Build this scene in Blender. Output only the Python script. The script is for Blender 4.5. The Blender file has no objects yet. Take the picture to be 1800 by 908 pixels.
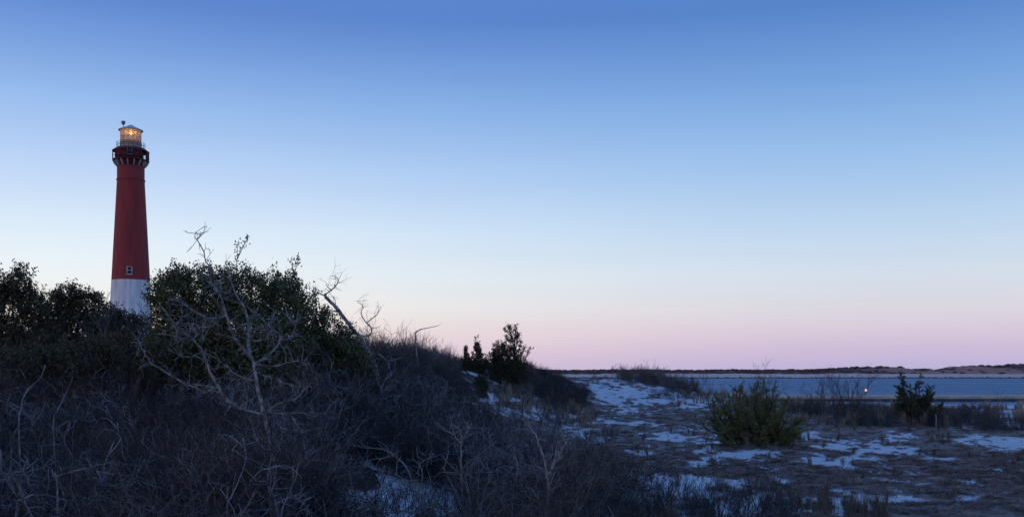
import bpy, math, random
import numpy as np
from mathutils import Vector

# ------------------------------------------------------------------ camera
sc = bpy.context.scene
COL = sc.collection
F = 1766.0          # focal length in photo pixels
EYE = 5.0           # eye height above the water
HOR = 657.0         # horizon row of the photo
cam = bpy.data.cameras.new('camera')
camo = bpy.data.objects.new('camera', cam); COL.objects.link(camo)
camo.location = (0, 0, EYE); camo.rotation_euler = (math.radians(90), 0, 0)
cam.sensor_width = 36; cam.lens = 36 * F / 1800.0
cam.shift_y = (HOR - 454.0) / 1800.0
cam.clip_start = 0.1; cam.clip_end = 40000
sc.camera = camo

# ------------------------------------------------------------------ sky
def srgb(r, g, b):
    f = lambda c: (c / 12.8 if c <= 0.04045 else ((c + 0.055) / 1.055) ** 2.4)
    return (f(r / 255), f(g / 255), f(b / 255), 1)

SUN_AZ = -120.0      # degrees from the view axis, negative = left
SUN_EL = 3.0
w = bpy.data.worlds.new('World'); sc.world = w; w.use_nodes = True
nt = w.node_tree; nt.nodes.clear()
N = nt.nodes.new; L = nt.links.new
out = N('ShaderNodeOutputWorld')
tc = N('ShaderNodeTexCoord')
sep = N('ShaderNodeSeparateXYZ'); L(tc.outputs['Generated'], sep.inputs[0])
def ramp(stops):
    r = N('ShaderNodeValToRGB'); e = r.color_ramp.elements
    r.color_ramp.interpolation = 'LINEAR'
    e[0].position = stops[0][0]; e[0].color = srgb(*stops[0][1])
    e[1].position = stops[-1][0]; e[1].color = srgb(*stops[-1][1])
    for p, c in stops[1:-1]:
        q = e.new(p); q.color = srgb(*c)
    return r
# elevation goes through a square root so that the low sky gets most of the ramp
mx = N('ShaderNodeMath'); mx.operation = 'MAXIMUM'; mx.inputs[1].default_value = 0; L(sep.outputs['Z'], mx.inputs[0])
sq = N('ShaderNodeMath'); sq.operation = 'SQRT'; L(mx.outputs[0], sq.inputs[0])
def sp(y):          # photo row -> ramp position
    return math.sqrt(max(0.0, math.sin(math.atan((HOR - y) / (F * 1.06)))))
right = ramp([(0.0, (176, 172, 214)), (sp(640), (189, 179, 217)), (sp(612), (204, 187, 217)), (sp(580), (215, 200, 219)),
              (sp(540), (219, 215, 226)), (sp(480), (211, 222, 235)), (sp(390), (188, 213, 240)), (sp(270), (154, 192, 236)),
              (sp(135), (118, 163, 222)), (sp(0), (86, 131, 202)), (0.75, (88, 130, 202)), (1.0, (86, 126, 197))])
left = ramp([(0.0, (222, 200, 216)), (sp(625), (235, 210, 216)), (sp(580), (244, 228, 222)), (sp(530), (244, 242, 238)),
             (sp(470), (236, 244, 249)), (sp(400), (220, 236, 251)), (sp(300), (190, 214, 248)), (sp(180), (150, 187, 238)),
             (sp(60), (112, 152, 219)), (sp(0), (94, 135, 208)), (0.75, (88, 130, 202)), (1.0, (86, 126, 197))])
L(sq.outputs[0], right.inputs[0]); L(sq.outputs[0], left.inputs[0])
# azimuth blend: the glow is on the left, where the sun went down
mr = N('ShaderNodeMapRange'); mr.interpolation_type = 'SMOOTHSTEP'
mr.inputs[1].default_value = -0.45; mr.inputs[2].default_value = 0.42
L(sep.outputs['X'], mr.inputs[0])
mixc = N('ShaderNodeMix'); mixc.data_type = 'RGBA'
L(mr.outputs[0], mixc.inputs[0]); L(left.outputs[0], mixc.inputs[6]); L(right.outputs[0], mixc.inputs[7])
# thin uneven haze bands in the air
mpw = N('ShaderNodeMapping'); mpw.inputs['Scale'].default_value = (2.2, 2.2, 26); L(tc.outputs['Generated'], mpw.inputs[0])
nz = N('ShaderNodeTexNoise'); nz.inputs['Scale'].default_value = 1.6; nz.inputs['Detail'].default_value = 5; L(mpw.outputs[0], nz.inputs[0])
nr_ = N('ShaderNodeMapRange'); nr_.inputs[1].default_value = .3; nr_.inputs[2].default_value = .7; nr_.inputs[3].default_value = .988; nr_.inputs[4].default_value = 1.012; L(nz.outputs[0], nr_.inputs[0])
hv_ = N('ShaderNodeHueSaturation'); L(mixc.outputs[2], hv_.inputs['Color']); L(nr_.outputs[0], hv_.inputs['Value'])
bg = N('ShaderNodeBackground'); L(hv_.outputs[0], bg.inputs[0]); bg.inputs[1].default_value = 1.07
sky = N('ShaderNodeTexSky'); sky.sky_type = 'NISHITA'; sky.sun_disc = False
sky.sun_elevation = math.radians(SUN_EL); sky.sun_rotation = math.radians(SUN_AZ)
bg2 = N('ShaderNodeBackground'); L(sky.outputs[0], bg2.inputs[0]); bg2.inputs[1].default_value = 0.05
mxs = N('ShaderNodeMixShader'); mxs.inputs[0].default_value = 0.08
L(bg.outputs[0], mxs.inputs[1]); L(bg2.outputs[0], mxs.inputs[2]); L(mxs.outputs[0], out.inputs[0])

# ------------------------------------------------------------------ sun: last glow from the left
sl = bpy.data.lights.new('sun', 'SUN'); sl.energy = 0.32; sl.angle = math.radians(14); sl.color = (1.0, 0.52, 0.36)
so = bpy.data.objects.new('sun', sl); COL.objects.link(so)
az, el = math.radians(SUN_AZ), math.radians(SUN_EL)
sd = Vector((math.sin(az) * math.cos(el), math.cos(az) * math.cos(el), math.sin(el)))
so.rotation_euler = (-sd).to_track_quat('-Z', 'Y').to_euler(); so.location = (-60, 20, 60)

sc.view_settings.view_transform = 'Standard'; sc.view_settings.look = 'None'
sc.view_settings.exposure = 0; sc.view_settings.gamma = 1; sc.view_settings.use_curve_mapping = False
sc.render.engine = 'CYCLES'
sc.cycles.max_bounces = 5; sc.cycles.diffuse_bounces = 2; sc.cycles.transparent_max_bounces = 16

rng = np.random.default_rng(7)
random.seed(7)

# ------------------------------------------------------------------ helpers
def tag(o, label=None, cat=None, group=None, kind=None):
    if label: o['label'] = label
    if cat: o['category'] = cat
    if group: o['group'] = group
    if kind: o['kind'] = kind
    return o

def empty(name, loc=(0, 0, 0)):
    o = bpy.data.objects.new(name, None); COL.objects.link(o); o.location = loc
    o.empty_display_size = 0.2
    return o

class MB:
    """collects vertices and faces and becomes ONE mesh object"""
    def __init__(s): s.v = []; s.f = []; s.n = 0
    def add(s, v, f):
        v = np.asarray(v, float).reshape(-1, 3); f = np.asarray(f, np.int64)
        s.v.append(v); s.f.append(f + s.n); s.n += len(v)
    def tube(s, pts, rad, k=4, cap=False):
        pts = np.asarray(pts, float); n = len(pts)
        rad = np.broadcast_to(np.asarray(rad, float), (n,))
        t = np.gradient(pts, axis=0); t /= (np.linalg.norm(t, axis=1)[:, None] + 1e-9)
        m = t.mean(0); ref = np.eye(3)[np.argmin(np.abs(m))]
        u = np.cross(t, ref); u /= (np.linalg.norm(u, axis=1)[:, None] + 1e-9)
        v = np.cross(t, u)
        a = np.arange(k) * 2 * np.pi / k
        ring = pts[:, None] + rad[:, None, None] * (np.cos(a)[None, :, None] * u[:, None] + np.sin(a)[None, :, None] * v[:, None])
        i = np.arange(n - 1)[:, None] * k; j = np.arange(k)[None]; j2 = (j + 1) % k
        f = np.stack([i + j, i + j2, i + k + j2, i + k + j], -1).reshape(-1, 4)
        s.add(ring.reshape(-1, 3), f)
        if cap:
            for e, c in ((0, pts[0]), (n - 1, pts[-1])):
                b = s.n
                r = ring[e]; s.add(np.vstack([r, c]), [[q, (q + 1) % k, k, k] for q in range(k)])
    def box(s, c, size, rz=0.0):
        x, y, z = np.asarray(size) / 2.0
        v = np.array([[-x, -y, -z], [x, -y, -z], [x, y, -z], [-x, y, -z], [-x, -y, z], [x, -y, z], [x, y, z], [-x, y, z]])
        ca, sa = math.cos(rz), math.sin(rz)
        v = np.stack([v[:, 0] * ca - v[:, 1] * sa, v[:, 0] * sa + v[:, 1] * ca, v[:, 2]], 1) + np.asarray(c)
        s.add(v, [[3, 2, 1, 0], [4, 5, 6, 7], [0, 1, 5, 4], [1, 2, 6, 5], [2, 3, 7, 6], [3, 0, 4, 7]])
    def lathe(s, prof, k=48, a0=0.0):
        prof = np.asarray(prof, float); n = len(prof)
        a = a0 + np.arange(k) * 2 * np.pi / k
        v = np.stack([prof[:, 0, None] * np.cos(a), prof[:, 0, None] * np.sin(a), np.repeat(prof[:, 1, None], k, 1)], -1)
        i = np.arange(n - 1)[:, None] * k; j = np.arange(k)[None]; j2 = (j + 1) % k
        s.add(v.reshape(-1, 3), np.stack([i + j, i + j2, i + k + j2, i + k + j], -1).reshape(-1, 4))
    def mesh(s, name, mat, smooth=False):
        v = np.concatenate(s.v); f = np.concatenate(s.f)
        me = bpy.data.meshes.new(name)
        tri = f[:, 2] == f[:, 3]
        if tri.any():
            me.from_pydata(v.tolist(), [], [list(q[:3]) if t else list(q) for q, t in zip(f.tolist(), tri)])
        else:
            me.vertices.add(len(v)); me.vertices.foreach_set('co', v.ravel().astype(np.float32))
            me.loops.add(f.size); me.loops.foreach_set('vertex_index', f.ravel().astype(np.int32))
            me.polygons.add(len(f)); me.polygons.foreach_set('loop_start', (np.arange(len(f)) * 4).astype(np.int32))
            me.update(calc_edges=True)
        if smooth: me.polygons.foreach_set('use_smooth', np.ones(len(me.polygons), bool))
        if mat: me.materials.append(mat)
        return me
    def build(s, name, mat, parent=None, smooth=False, loc=None):
        o = bpy.data.objects.new(name, s.mesh(name, mat, smooth)); COL.objects.link(o)
        if parent: o.parent = parent
        if loc is not None: o.location = loc
        return o

def S(t):
    t = np.clip(t, 0, 1); return t * t * (3 - 2 * t)

def vnoise(x, y, seed=0):
    xi = np.floor(x).astype(np.int64); yi = np.floor(y).astype(np.int64)
    fx = x - xi; fy = y - yi; fx = fx * fx * (3 - 2 * fx); fy = fy * fy * (3 - 2 * fy)
    def h(a, b):
        n = (a * 374761393 + b * 668265263 + seed * 974634777) & 0xFFFFFFFF
        n = ((n ^ (n >> 13)) * 1274126177) & 0xFFFFFFFF
        return ((n ^ (n >> 16)) & 0xFFFF) / 65535.0
    return (h(xi, yi) * (1 - fx) + h(xi + 1, yi) * fx) * (1 - fy) + (h(xi, yi + 1) * (1 - fx) + h(xi + 1, yi + 1) * fx) * fy
def fbm(x, y, o=4, seed=0):
    r = 0; a = .5; t = 0
    for i in range(o):
        r = r + a * vnoise(x * 2 ** i + 17 * i, y * 2 ** i - 9 * i, seed + i); t += a; a *= .5
    return r / t

# ------------------------------------------------------------------ terrain shape
def HH(x, y):
    x = np.asarray(x, float); y = np.asarray(y, float)
    r = np.hypot(x, y)
    s = y + 0.9 * x
    base = 2.5 - 1.6 * S((s - 96) / 50) - 1.0 * S((s - 146) / 110) - 1.6 * S((s - 250) / 60)
    xe = np.interp(y, [0, 10, 20, 33, 50, 70, 95, 130, 200, 320], [1, 0.5, 0.0, 0.4, 2.6, 7.5, 7.0, 2.0, -8, -40])
    wd = 4.5 + 0.05 * np.clip(y, 0, 200)
    A = 2.7 * S((y - 10) / 24)
    z = base + A * S((xe - x) / wd)
    # pale dune in the middle distance
    z = z + 1.95 * np.exp(-((x - 8.5) / 10) ** 2 - ((y - 92) / 15) ** 2)
    z = z + 0.35 * (fbm(x * .12 + 5, y * .12, 3, 3) - .5) + 0.16 * (fbm(x * .5, y * .5, 3, 11) - .5)
    return z + (-2.5 - z) * S((r - 330) / 80)

def ground(x, y): return float(HH(np.array([x]), np.array([y]))[0])
def proj(x, y, z):
    return 900 + F * x / y, HOR - F * (z - EYE) / y
def P(px, py, d):      # a photo pixel at a real distance -> the point in the place
    return np.array([(px - 900) / F * d, d, EYE - (py - HOR) / F * d])
def gx(px, d):         # the ground point in that direction
    x = (px - 900) / F * d
    return np.array([x, d, ground(x, d)])

# bare sand patches (centre and half-size as seen, laid onto the terrain)
SAND = [(1095, 690, 70, 20), (1175, 702, 30, 8), (1228, 706, 40, 11), (1000, 757, 42, 12), (1060, 742, 30, 6), (1180, 768, 60, 9),
        (1235, 783, 38, 9), (1330, 797, 46, 8), (1420, 815, 90, 8), (1480, 786, 44, 9), (1530, 797, 62, 15), (1425, 768, 34, 6),
        (1575, 772, 30, 7), (1650, 808, 44, 4), (1772, 782, 40, 9), (1690, 773, 40, 4), (1230, 862, 115, 22), (1160, 892, 70, 26),
        (1320, 875, 60, 14), (1560, 876, 64, 8), (1690, 880, 30, 10), (1470, 884, 60, 8), (1365, 847, 30, 5), (705, 882, 150, 34),
        (600, 902, 70, 18), (920, 726, 40, 9), (872, 703, 30, 4), (800, 682, 36, 4), (1415, 719, 20, 5), (1760, 728, 70, 20),
        (1050, 775, 24, 5), (1120, 800, 26, 5), (1235, 815, 34, 5), (1100, 720, 18, 8), (985, 735, 30, 5), (1300, 900, 100, 10), (1130,745,30,5), (1480,900,60,10)]
def vegmask(x, y, z):
    """1 = heather mat, 0 = bare sand"""
    yy = np.maximum(y, 1.0)
    px, py = 900 + F * x / yy, HOR - F * (z - EYE) / yy
    e = np.full(x.shape, -3.0)
    for a, b, rx, ry in SAND:
        q = 1 - ((px - a) / rx) ** 2 - ((py - b) / ry) ** 2
        e = np.maximum(e, np.where(q > 0, q * (2.2 if b > 840 else (1.25 if b > 730 else .8)), q))
    e = np.clip(e, -1.6, 2.0)
    n = fbm(x * 1.3, y * .6, 4, 21) - .5
    n2 = fbm(x * 3.4, y * 1.3, 4, 33) - .5
    v = -e * .56 + n * 3.2 + n2 * 3.6 - .12
    v = np.where(y < 3, 0.5 + n * 2, v)
    s = y + .9 * x
    v = v - 2.0 * S((s - 112) / 20) * (x > 2)
    return S(v / .35 + .5)

# ------------------------------------------------------------------ materials
def mat(name, col, rough=.8, var=0.0, scale=8.0, col2=None, bump=0.0, bscale=30.0, rand=0.0, spec=.3, coords='Object', detail=6, stretch=None):
    m = bpy.data.materials.new(name); m.use_nodes = True
    t = m.node_tree; b = t.nodes['Principled BSDF']
    b.inputs['Roughness'].default_value = rough; b.inputs['Specular IOR Level'].default_value = spec
    tcn = t.nodes.new('ShaderNodeTexCoord')
    no = t.nodes.new('ShaderNodeTexNoise'); no.inputs['Scale'].default_value = scale; no.inputs['Detail'].default_value = detail
    if stretch:
        mpg = t.nodes.new('ShaderNodeMapping'); mpg.inputs['Scale'].default_value = stretch
        t.links.new(tcn.outputs[coords], mpg.inputs[0]); t.links.new(mpg.outputs[0], no.inputs['Vector'])
    else: t.links.new(tcn.outputs[coords], no.inputs['Vector'])
    mi = t.nodes.new('ShaderNodeMix'); mi.data_type = 'RGBA'
    c2 = col2 or tuple(c * (1 - var) for c in col)
    mi.inputs[6].default_value = (*col, 1); mi.inputs[7].default_value = (*c2, 1)
    rm = t.nodes.new('ShaderNodeMapRange'); rm.inputs[1].default_value = .35; rm.inputs[2].default_value = .65
    t.links.new(no.outputs[0], rm.inputs[0]); t.links.new(rm.outputs[0], mi.inputs[0])
    last = mi.outputs[2]
    if rand:
        oi = t.nodes.new('ShaderNodeObjectInfo'); hv = t.nodes.new('ShaderNodeHueSaturation')
        r2 = t.nodes.new('ShaderNodeMapRange'); r2.inputs[3].default_value = 1 - rand; r2.inputs[4].default_value = 1 + rand
        t.links.new(oi.outputs['Random'], r2.inputs[0]); t.links.new(r2.outputs[0], hv.inputs['Value'])
        t.links.new(last, hv.inputs['Color']); last = hv.outputs[0]
    t.links.new(last, b.inputs['Base Color'])
    if bump:
        n2 = t.nodes.new('ShaderNodeTexNoise'); n2.inputs['Scale'].default_value = bscale; n2.inputs['Detail'].default_value = 5
        t.links.new(tcn.outputs[coords], n2.inputs['Vector'])
        bp = t.nodes.new('ShaderNodeBump'); bp.inputs['Strength'].default_value = bump; bp.inputs['Distance'].default_value = .05
        t.links.new(n2.outputs[0], bp.inputs['Height']); t.links.new(bp.outputs[0], b.inputs['Normal'])
    return m

M = {}
M['twig'] = mat('bare_twig_bark', (.085, .083, .088), .85, scale=3, col2=(.022, .021, .023), rand=.5)
M['twig_light'] = mat('grey_twig_bark', (.19, .165, .15), .85, scale=3, col2=(.09, .075, .07), rand=.35)
M['pale_twig'] = mat('pale_twig_bark', (.27, .275, .29), .8, scale=4, col2=(.065, .065, .068), rand=.5)
M['dead'] = mat('weathered_dead_wood', (.40, .39, .385), .7, scale=14, col2=(.10, .09, .088), bump=.5, bscale=60)
M['bark'] = mat('dark_bark', (.09, .07, .06), .9, scale=8, col2=(.045, .035, .03), bump=.6, bscale=40)
M['twig_shore'] = mat('shore_twig_bark', (.20, .175, .165), .85, scale=3, col2=(.11, .09, .085), rand=.3)
M['sapling'] = mat('sapling_bark', (.36, .33, .31), .8, scale=12, col2=(.18, .16, .15), bump=.3, bscale=60)
M['leaf'] = mat('evergreen_leaf', (.13, .135, .045), .5, scale=3.5, col2=(.05, .058, .024), spec=.4)
M['leaf_brown'] = mat('bayberry_leaf', (.085, .082, .036), .6, scale=2.2, col2=(.055, .046, .026), spec=.3)
M['cedar'] = mat('cedar_foliage', (.055, .062, .026), .7, scale=3, col2=(.05, .04, .022), spec=.2)
M['pine'] = mat('pine_needles', (.16, .19, .05), .6, scale=2.5, col2=(.20, .16, .065), spec=.3)
M['pine_dark'] = mat('dark_pine_needles', (.06, .08, .03), .6, scale=2.5, col2=(.08, .07, .035), spec=.3)
M['heath'] = mat('beach_heather', (.35, .265, .22), .9, scale=6, col2=(.18, .135, .12), rand=.4, spec=.1)
M['straw'] = mat('dry_grass', (.22, .165, .115), .85, scale=3, col2=(.12, .09, .07), rand=.35, spec=.15)
M['scrub'] = mat('far_scrub', (.16, .125, .125), .9, scale=.08, col2=(.20, .13, .105), rand=.4, spec=.1, coords='Object')

# ground: sand and heather litter, told apart by the vertex attribute veg
def ground_material():
    m = bpy.data.materials.new('dune_sand_and_heather'); m.use_nodes = True
    t = m.node_tree; b = t.nodes['Principled BSDF']; n = t.nodes.new; l = t.links.new
    b.inputs['Roughness'].default_value = .95; b.inputs['Specular IOR Level'].default_value = .1
    at = n('ShaderNodeAttribute'); at.attribute_name = 'veg'
    lt = n('ShaderNodeAttribute'); lt.attribute_name = 'litter'
    tcn = n('ShaderNodeTexCoord')
    def noise(sc_, d=6):
        q = n('ShaderNodeTexNoise'); q.inputs['Scale'].default_value = sc_; q.inputs['Detail'].default_value = d
        l(tcn.outputs['Object'], q.inputs['Vector']); return q
    def mixc(fac, a, b_):
        q = n('ShaderNodeMix'); q.data_type = 'RGBA'
        if isinstance(fac, float): q.inputs[0].default_value = fac
        else: l(fac, q.inputs[0])
        for k, c in ((6, a), (7, b_)):
            if isinstance(c, tuple): q.inputs[k].default_value = (*c, 1)
            else: l(c, q.inputs[k])
        return q.outputs[2]
    def rng_(sock, a, c):
        q = n('ShaderNodeMapRange'); q.inputs[1].default_value = a; q.inputs[2].default_value = c; l(sock, q.inputs[0]); return q.outputs[0]
    sand = mixc(rng_(noise(1.3).outputs[0], .3, .7), (.80, .78, .76), (.64, .62, .60))
    sand = mixc(rng_(noise(28, 4).outputs[0], .52, .75), sand, (.15, .125, .11))
    vegc = mixc(rng_(noise(5).outputs[0], .3, .7), (.34, .26, .215), (.17, .13, .11))
    # fine break-up of the edge between the two
    ad = n('ShaderNodeMath'); ad.operation = 'MULTIPLY_ADD'; l(noise(11, 9).outputs[0], ad.inputs[0]); ad.inputs[1].default_value = 1.5; l(at.outputs['Fac'], ad.inputs[2])
    f = rng_(ad.outputs[0], 1.16, 1.30)
    c = mixc(f, sand, vegc)
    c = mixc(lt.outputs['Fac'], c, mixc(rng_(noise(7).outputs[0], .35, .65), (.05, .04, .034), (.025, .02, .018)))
    l(c, b.inputs['Base Color'])
    bp = n('ShaderNodeBump'); bp.inputs['Strength'].default_value = .7; bp.inputs['Distance'].default_value = .06
    l(noise(12, 8).outputs[0], bp.inputs['Height']); l(bp.outputs[0], b.inputs['Normal'])
    return m

# ------------------------------------------------------------------ ground sheet (fine near the camera, coarse far off)
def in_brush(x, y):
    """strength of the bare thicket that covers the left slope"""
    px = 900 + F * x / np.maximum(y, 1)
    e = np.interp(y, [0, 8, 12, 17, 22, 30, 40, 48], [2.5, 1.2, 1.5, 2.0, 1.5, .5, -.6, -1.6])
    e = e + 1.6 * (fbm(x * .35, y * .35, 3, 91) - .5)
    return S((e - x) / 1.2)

ang = np.concatenate([np.linspace(-180, -46, 60, endpoint=False), np.linspace(-46, 46, 660, endpoint=False), np.linspace(46, 180, 61)])
ang = np.radians(ang)
rad = np.concatenate([np.geomspace(0.6, 8, 40, endpoint=False), np.geomspace(8, 120, 420, endpoint=False), np.geomspace(120, 430, 70)])
A_, R_ = np.meshgrid(ang, rad)
X_ = R_ * np.sin(A_); Y_ = R_ * np.cos(A_); Z_ = HH(X_, Y_)
V_ = vegmask(X_, Y_, Z_)
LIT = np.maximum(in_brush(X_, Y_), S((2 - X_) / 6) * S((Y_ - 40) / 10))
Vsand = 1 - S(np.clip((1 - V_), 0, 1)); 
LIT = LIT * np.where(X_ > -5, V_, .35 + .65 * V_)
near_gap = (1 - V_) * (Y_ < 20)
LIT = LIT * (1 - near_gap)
Z2 = Z_ + (0.035 * V_ + 0.06 * V_ * (fbm(X_ * 4, Y_ * 4, 3, 44) - .3)) * (R_ < 130)
nr, na = X_.shape
gm = MB()
ii = np.arange(nr - 1)[:, None] * na; jj = np.arange(na - 1)[None]
gm.add(np.stack([X_, Y_, Z2], -1).reshape(-1, 3), np.stack([ii + jj, ii + na + jj, ii + na + jj + 1, ii + jj + 1], -1).reshape(-1, 4)[:, ::-1].copy())
ground_o = gm.build('ground', ground_material(), smooth=True)
tag(ground_o, kind='structure')
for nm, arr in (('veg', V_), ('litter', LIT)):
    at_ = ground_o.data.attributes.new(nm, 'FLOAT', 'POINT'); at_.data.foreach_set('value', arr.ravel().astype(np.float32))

# ------------------------------------------------------------------ water
def water_material():
    m = bpy.data.materials.new('inlet_water'); m.use_nodes = True
    t = m.node_tree; b = t.nodes['Principled BSDF']; n = t.nodes.new; l = t.links.new
    b.inputs['Base Color'].default_value = (.05, .135, .30, 1); b.inputs['Specular IOR Level'].default_value = .16; b.inputs['Roughness'].default_value = .45; b.inputs['IOR'].default_value = 1.33
    tcn = n('ShaderNodeTexCoord'); mp = n('ShaderNodeMapping'); mp.inputs['Scale'].default_value = (.55, 1, 1)
    l(tcn.outputs['Object'], mp.inputs[0])
    n1 = n('ShaderNodeTexNoise'); n1.inputs['Scale'].default_value = .5; n1.inputs['Detail'].default_value = 6; l(mp.outputs[0], n1.inputs[0])
    n2 = n('ShaderNodeTexNoise'); n2.inputs['Scale'].default_value = .035; n2.inputs['Detail'].default_value = 4; l(mp.outputs[0], n2.inputs[0])
    ml = n('ShaderNodeMapRange'); ml.inputs[1].default_value = .35; ml.inputs[2].default_value = .65; ml.inputs[3].default_value = .45; ml.inputs[4].default_value = 1.0
    l(n2.outputs[0], ml.inputs[0])
    bp = n('ShaderNodeBump'); bp.inputs['Distance'].default_value = 5.0; l(ml.outputs[0], bp.inputs['Strength'])
    l(n1.outputs[0], bp.inputs['Height']); l(bp.outputs[0], b.inputs['Normal'])
    # wind streaks: darker and paler lanes of water
    mp2 = n('ShaderNodeMapping'); mp2.inputs['Scale'].default_value = (.006, .05, 1); l(tcn.outputs['Object'], mp2.inputs[0])
    n3 = n('ShaderNodeTexNoise'); n3.inputs['Scale'].default_value = 1.6; n3.inputs['Detail'].default_value = 7; l(mp2.outputs[0], n3.inputs[0])
    cm = n('ShaderNodeMix'); cm.data_type = 'RGBA'; cm.inputs[6].default_value = (.05, .175, .29, 1); cm.inputs[7].default_value = (.12, .30, .43, 1)
    r3 = n('ShaderNodeMapRange'); r3.inputs[1].default_value = .35; r3.inputs[2].default_value = .68; l(n3.outputs[0], r3.inputs[0]); l(r3.outputs[0], cm.inputs[0])
    l(cm.outputs[2], b.inputs['Base Color'])
    return m
wm = MB(); wm.add([[-20000, -20000, 0], [20000, -20000, 0], [20000, 24000, 0], [-20000, 24000, 0]], [[0, 1, 2, 3]])
tag(wm.build('water', water_material()), kind='structure')

# ------------------------------------------------------------------ far shore
def far_material():
    m = bpy.data.materials.new('far_dunes'); m.use_nodes = True
    t = m.node_tree; b = t.nodes['Principled BSDF']; n = t.nodes.new; l = t.links.new
    b.inputs['Roughness'].default_value = .95; b.inputs['Specular IOR Level'].default_value = .1
    at = n('ShaderNodeAttribute'); at.attribute_name = 'veg'
    rd = n('ShaderNodeAttribute'); rd.attribute_name = 'painted_sunlight'
    tcn = n('ShaderNodeTexCoord')
    no = n('ShaderNodeTexNoise'); no.inputs['Scale'].default_value = .09; no.inputs['Detail'].default_value = 6; l(tcn.outputs['Object'], no.inputs[0])
    def mixc(f, a, c):
        q = n('ShaderNodeMix'); q.data_type = 'RGBA'; l(f, q.inputs[0])
        for k, s_ in ((6, a), (7, c)):
            if isinstance(s_, tuple): q.inputs[k].default_value = (*s_, 1)
            else: l(s_, q.inputs[k])
        return q.outputs[2]
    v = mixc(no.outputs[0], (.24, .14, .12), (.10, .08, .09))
    v = mixc(rd.outputs['Fac'], v, (.48, .23, .17))  # russet patches: last low sunlight painted into the dune colour
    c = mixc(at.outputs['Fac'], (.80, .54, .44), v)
    l(c, b.inputs['Base Color'])
    return m
fx_ = np.linspace(-900, 1500, 600); ft = np.linspace(0, 1, 34)
FX, FT = np.meshgrid(fx_, ft)
shore = 1262 + 25 * (fbm(FX * .004, FX * 0 + 2, 3, 5) - .5)
FY = shore - 12 + FT * 330
big = S((FX - 430) / 160)
crest = 9.2 + 2.4 * (fbm(FX * .012, FT * 2.0, 4, 8) - .35) * 2 + big * (2.0 + 17 * np.clip(fbm(FX * .028, FT * 2.5 + 4, 3, 15) - .3, 0, 1))
FZ = -0.8 + 6.3 * S(FT / .26) ** .8 + (crest - 5.6) * S((FT - .2) / .4)
FZ = np.where(FT > .85, FZ - (FT - .85) / .15 * 12, FZ)
fv = S((FZ - 5.0 + 3.5 * (fbm(FX * .02, FT * 8, 4, 61) - .5)) / 1.2)
ru = S((fbm(FX * .022, FT * 5, 3, 77) - .48) / .12) * (0.25 + .75 * S((FX - 480) / 60))  # where the painted sunlight lies, stronger to the right
fm = MB(); q0, q1 = FX.shape
ii = np.arange(q0 - 1)[:, None] * q1; jj = np.arange(q1 - 1)[None]
fm.add(np.stack([FX, FY, FZ], -1).reshape(-1, 3), np.stack([ii + jj, ii + jj + 1, ii + q1 + jj + 1, ii + q1 + jj], -1).reshape(-1, 4))
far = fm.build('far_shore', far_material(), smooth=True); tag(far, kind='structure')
for nm, arr in (('veg', fv), ('painted_sunlight', ru)):
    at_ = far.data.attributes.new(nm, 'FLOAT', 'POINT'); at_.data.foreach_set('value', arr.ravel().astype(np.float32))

# ------------------------------------------------------------------ instancing for uncountable growth
def scatter(name, protos, pts, rotz, scl, idx, label, cat, tilt=None):
    me = bpy.data.meshes.new(name)
    n = len(pts)
    me.vertices.add(n); me.vertices.foreach_set('co', np.asarray(pts, np.float32).ravel())
    rot = np.zeros((n, 3), np.float32); rot[:, 2] = rotz
    if tilt is not None: rot[:, 0] = tilt[:, 0]; rot[:, 1] = tilt[:, 1]
    a = me.attributes.new('rot', 'FLOAT_VECTOR', 'POINT'); a.data.foreach_set('vector', rot.ravel())
    a = me.attributes.new('scl', 'FLOAT_VECTOR', 'POINT'); a.data.foreach_set('vector', np.asarray(scl, np.float32).ravel())
    a = me.attributes.new('idx', 'INT', 'POINT'); a.data.foreach_set('value', np.asarray(idx, np.int32))
    o = bpy.data.objects.new(name, me); COL.objects.link(o)
    pc = bpy.data.collections.new(name + '_kinds')
    for p in protos: pc.objects.link(p)
    g = bpy.data.node_groups.new(name, 'GeometryNodeTree')
    g.interface.new_socket('Geometry', in_out='INPUT', socket_type='NodeSocketGeometry')
    g.interface.new_socket('Geometry', in_out='OUTPUT', socket_type='NodeSocketGeometry')
    gi = g.nodes.new('NodeGroupInput'); go = g.nodes.new('NodeGroupOutput')
    ip = g.nodes.new('GeometryNodeInstanceOnPoints'); ci = g.nodes.new('GeometryNodeCollectionInfo')
    ci.inputs[0].default_value = pc; ci.inputs['Separate Children'].default_value = True; ci.inputs['Reset Children'].default_value = True
    def attr(nm, ty):
        q = g.nodes.new('GeometryNodeInputNamedAttribute'); q.data_type = ty; q.inputs[0].default_value = nm; return q.outputs[0]
    g.links.new(gi.outputs[0], ip.inputs['Points']); g.links.new(ci.outputs[0], ip.inputs['Instance'])
    ip.inputs['Pick Instance'].default_value = True
    g.links.new(attr('idx', 'INT'), ip.inputs['Instance Index'])
    g.links.new(attr('rot', 'FLOAT_VECTOR'), ip.inputs['Rotation']); g.links.new(attr('scl', 'FLOAT_VECTOR'), ip.inputs['Scale'])
    g.links.new(ip.outputs[0], go.inputs[0])
    md = o.modifiers.new('scatter', 'NODES'); md.node_group = g
    return tag(o, label, cat, kind='stuff')
def proto(mb, name, material):
    return bpy.data.objects.new(name, mb.mesh(name, material))

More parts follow.
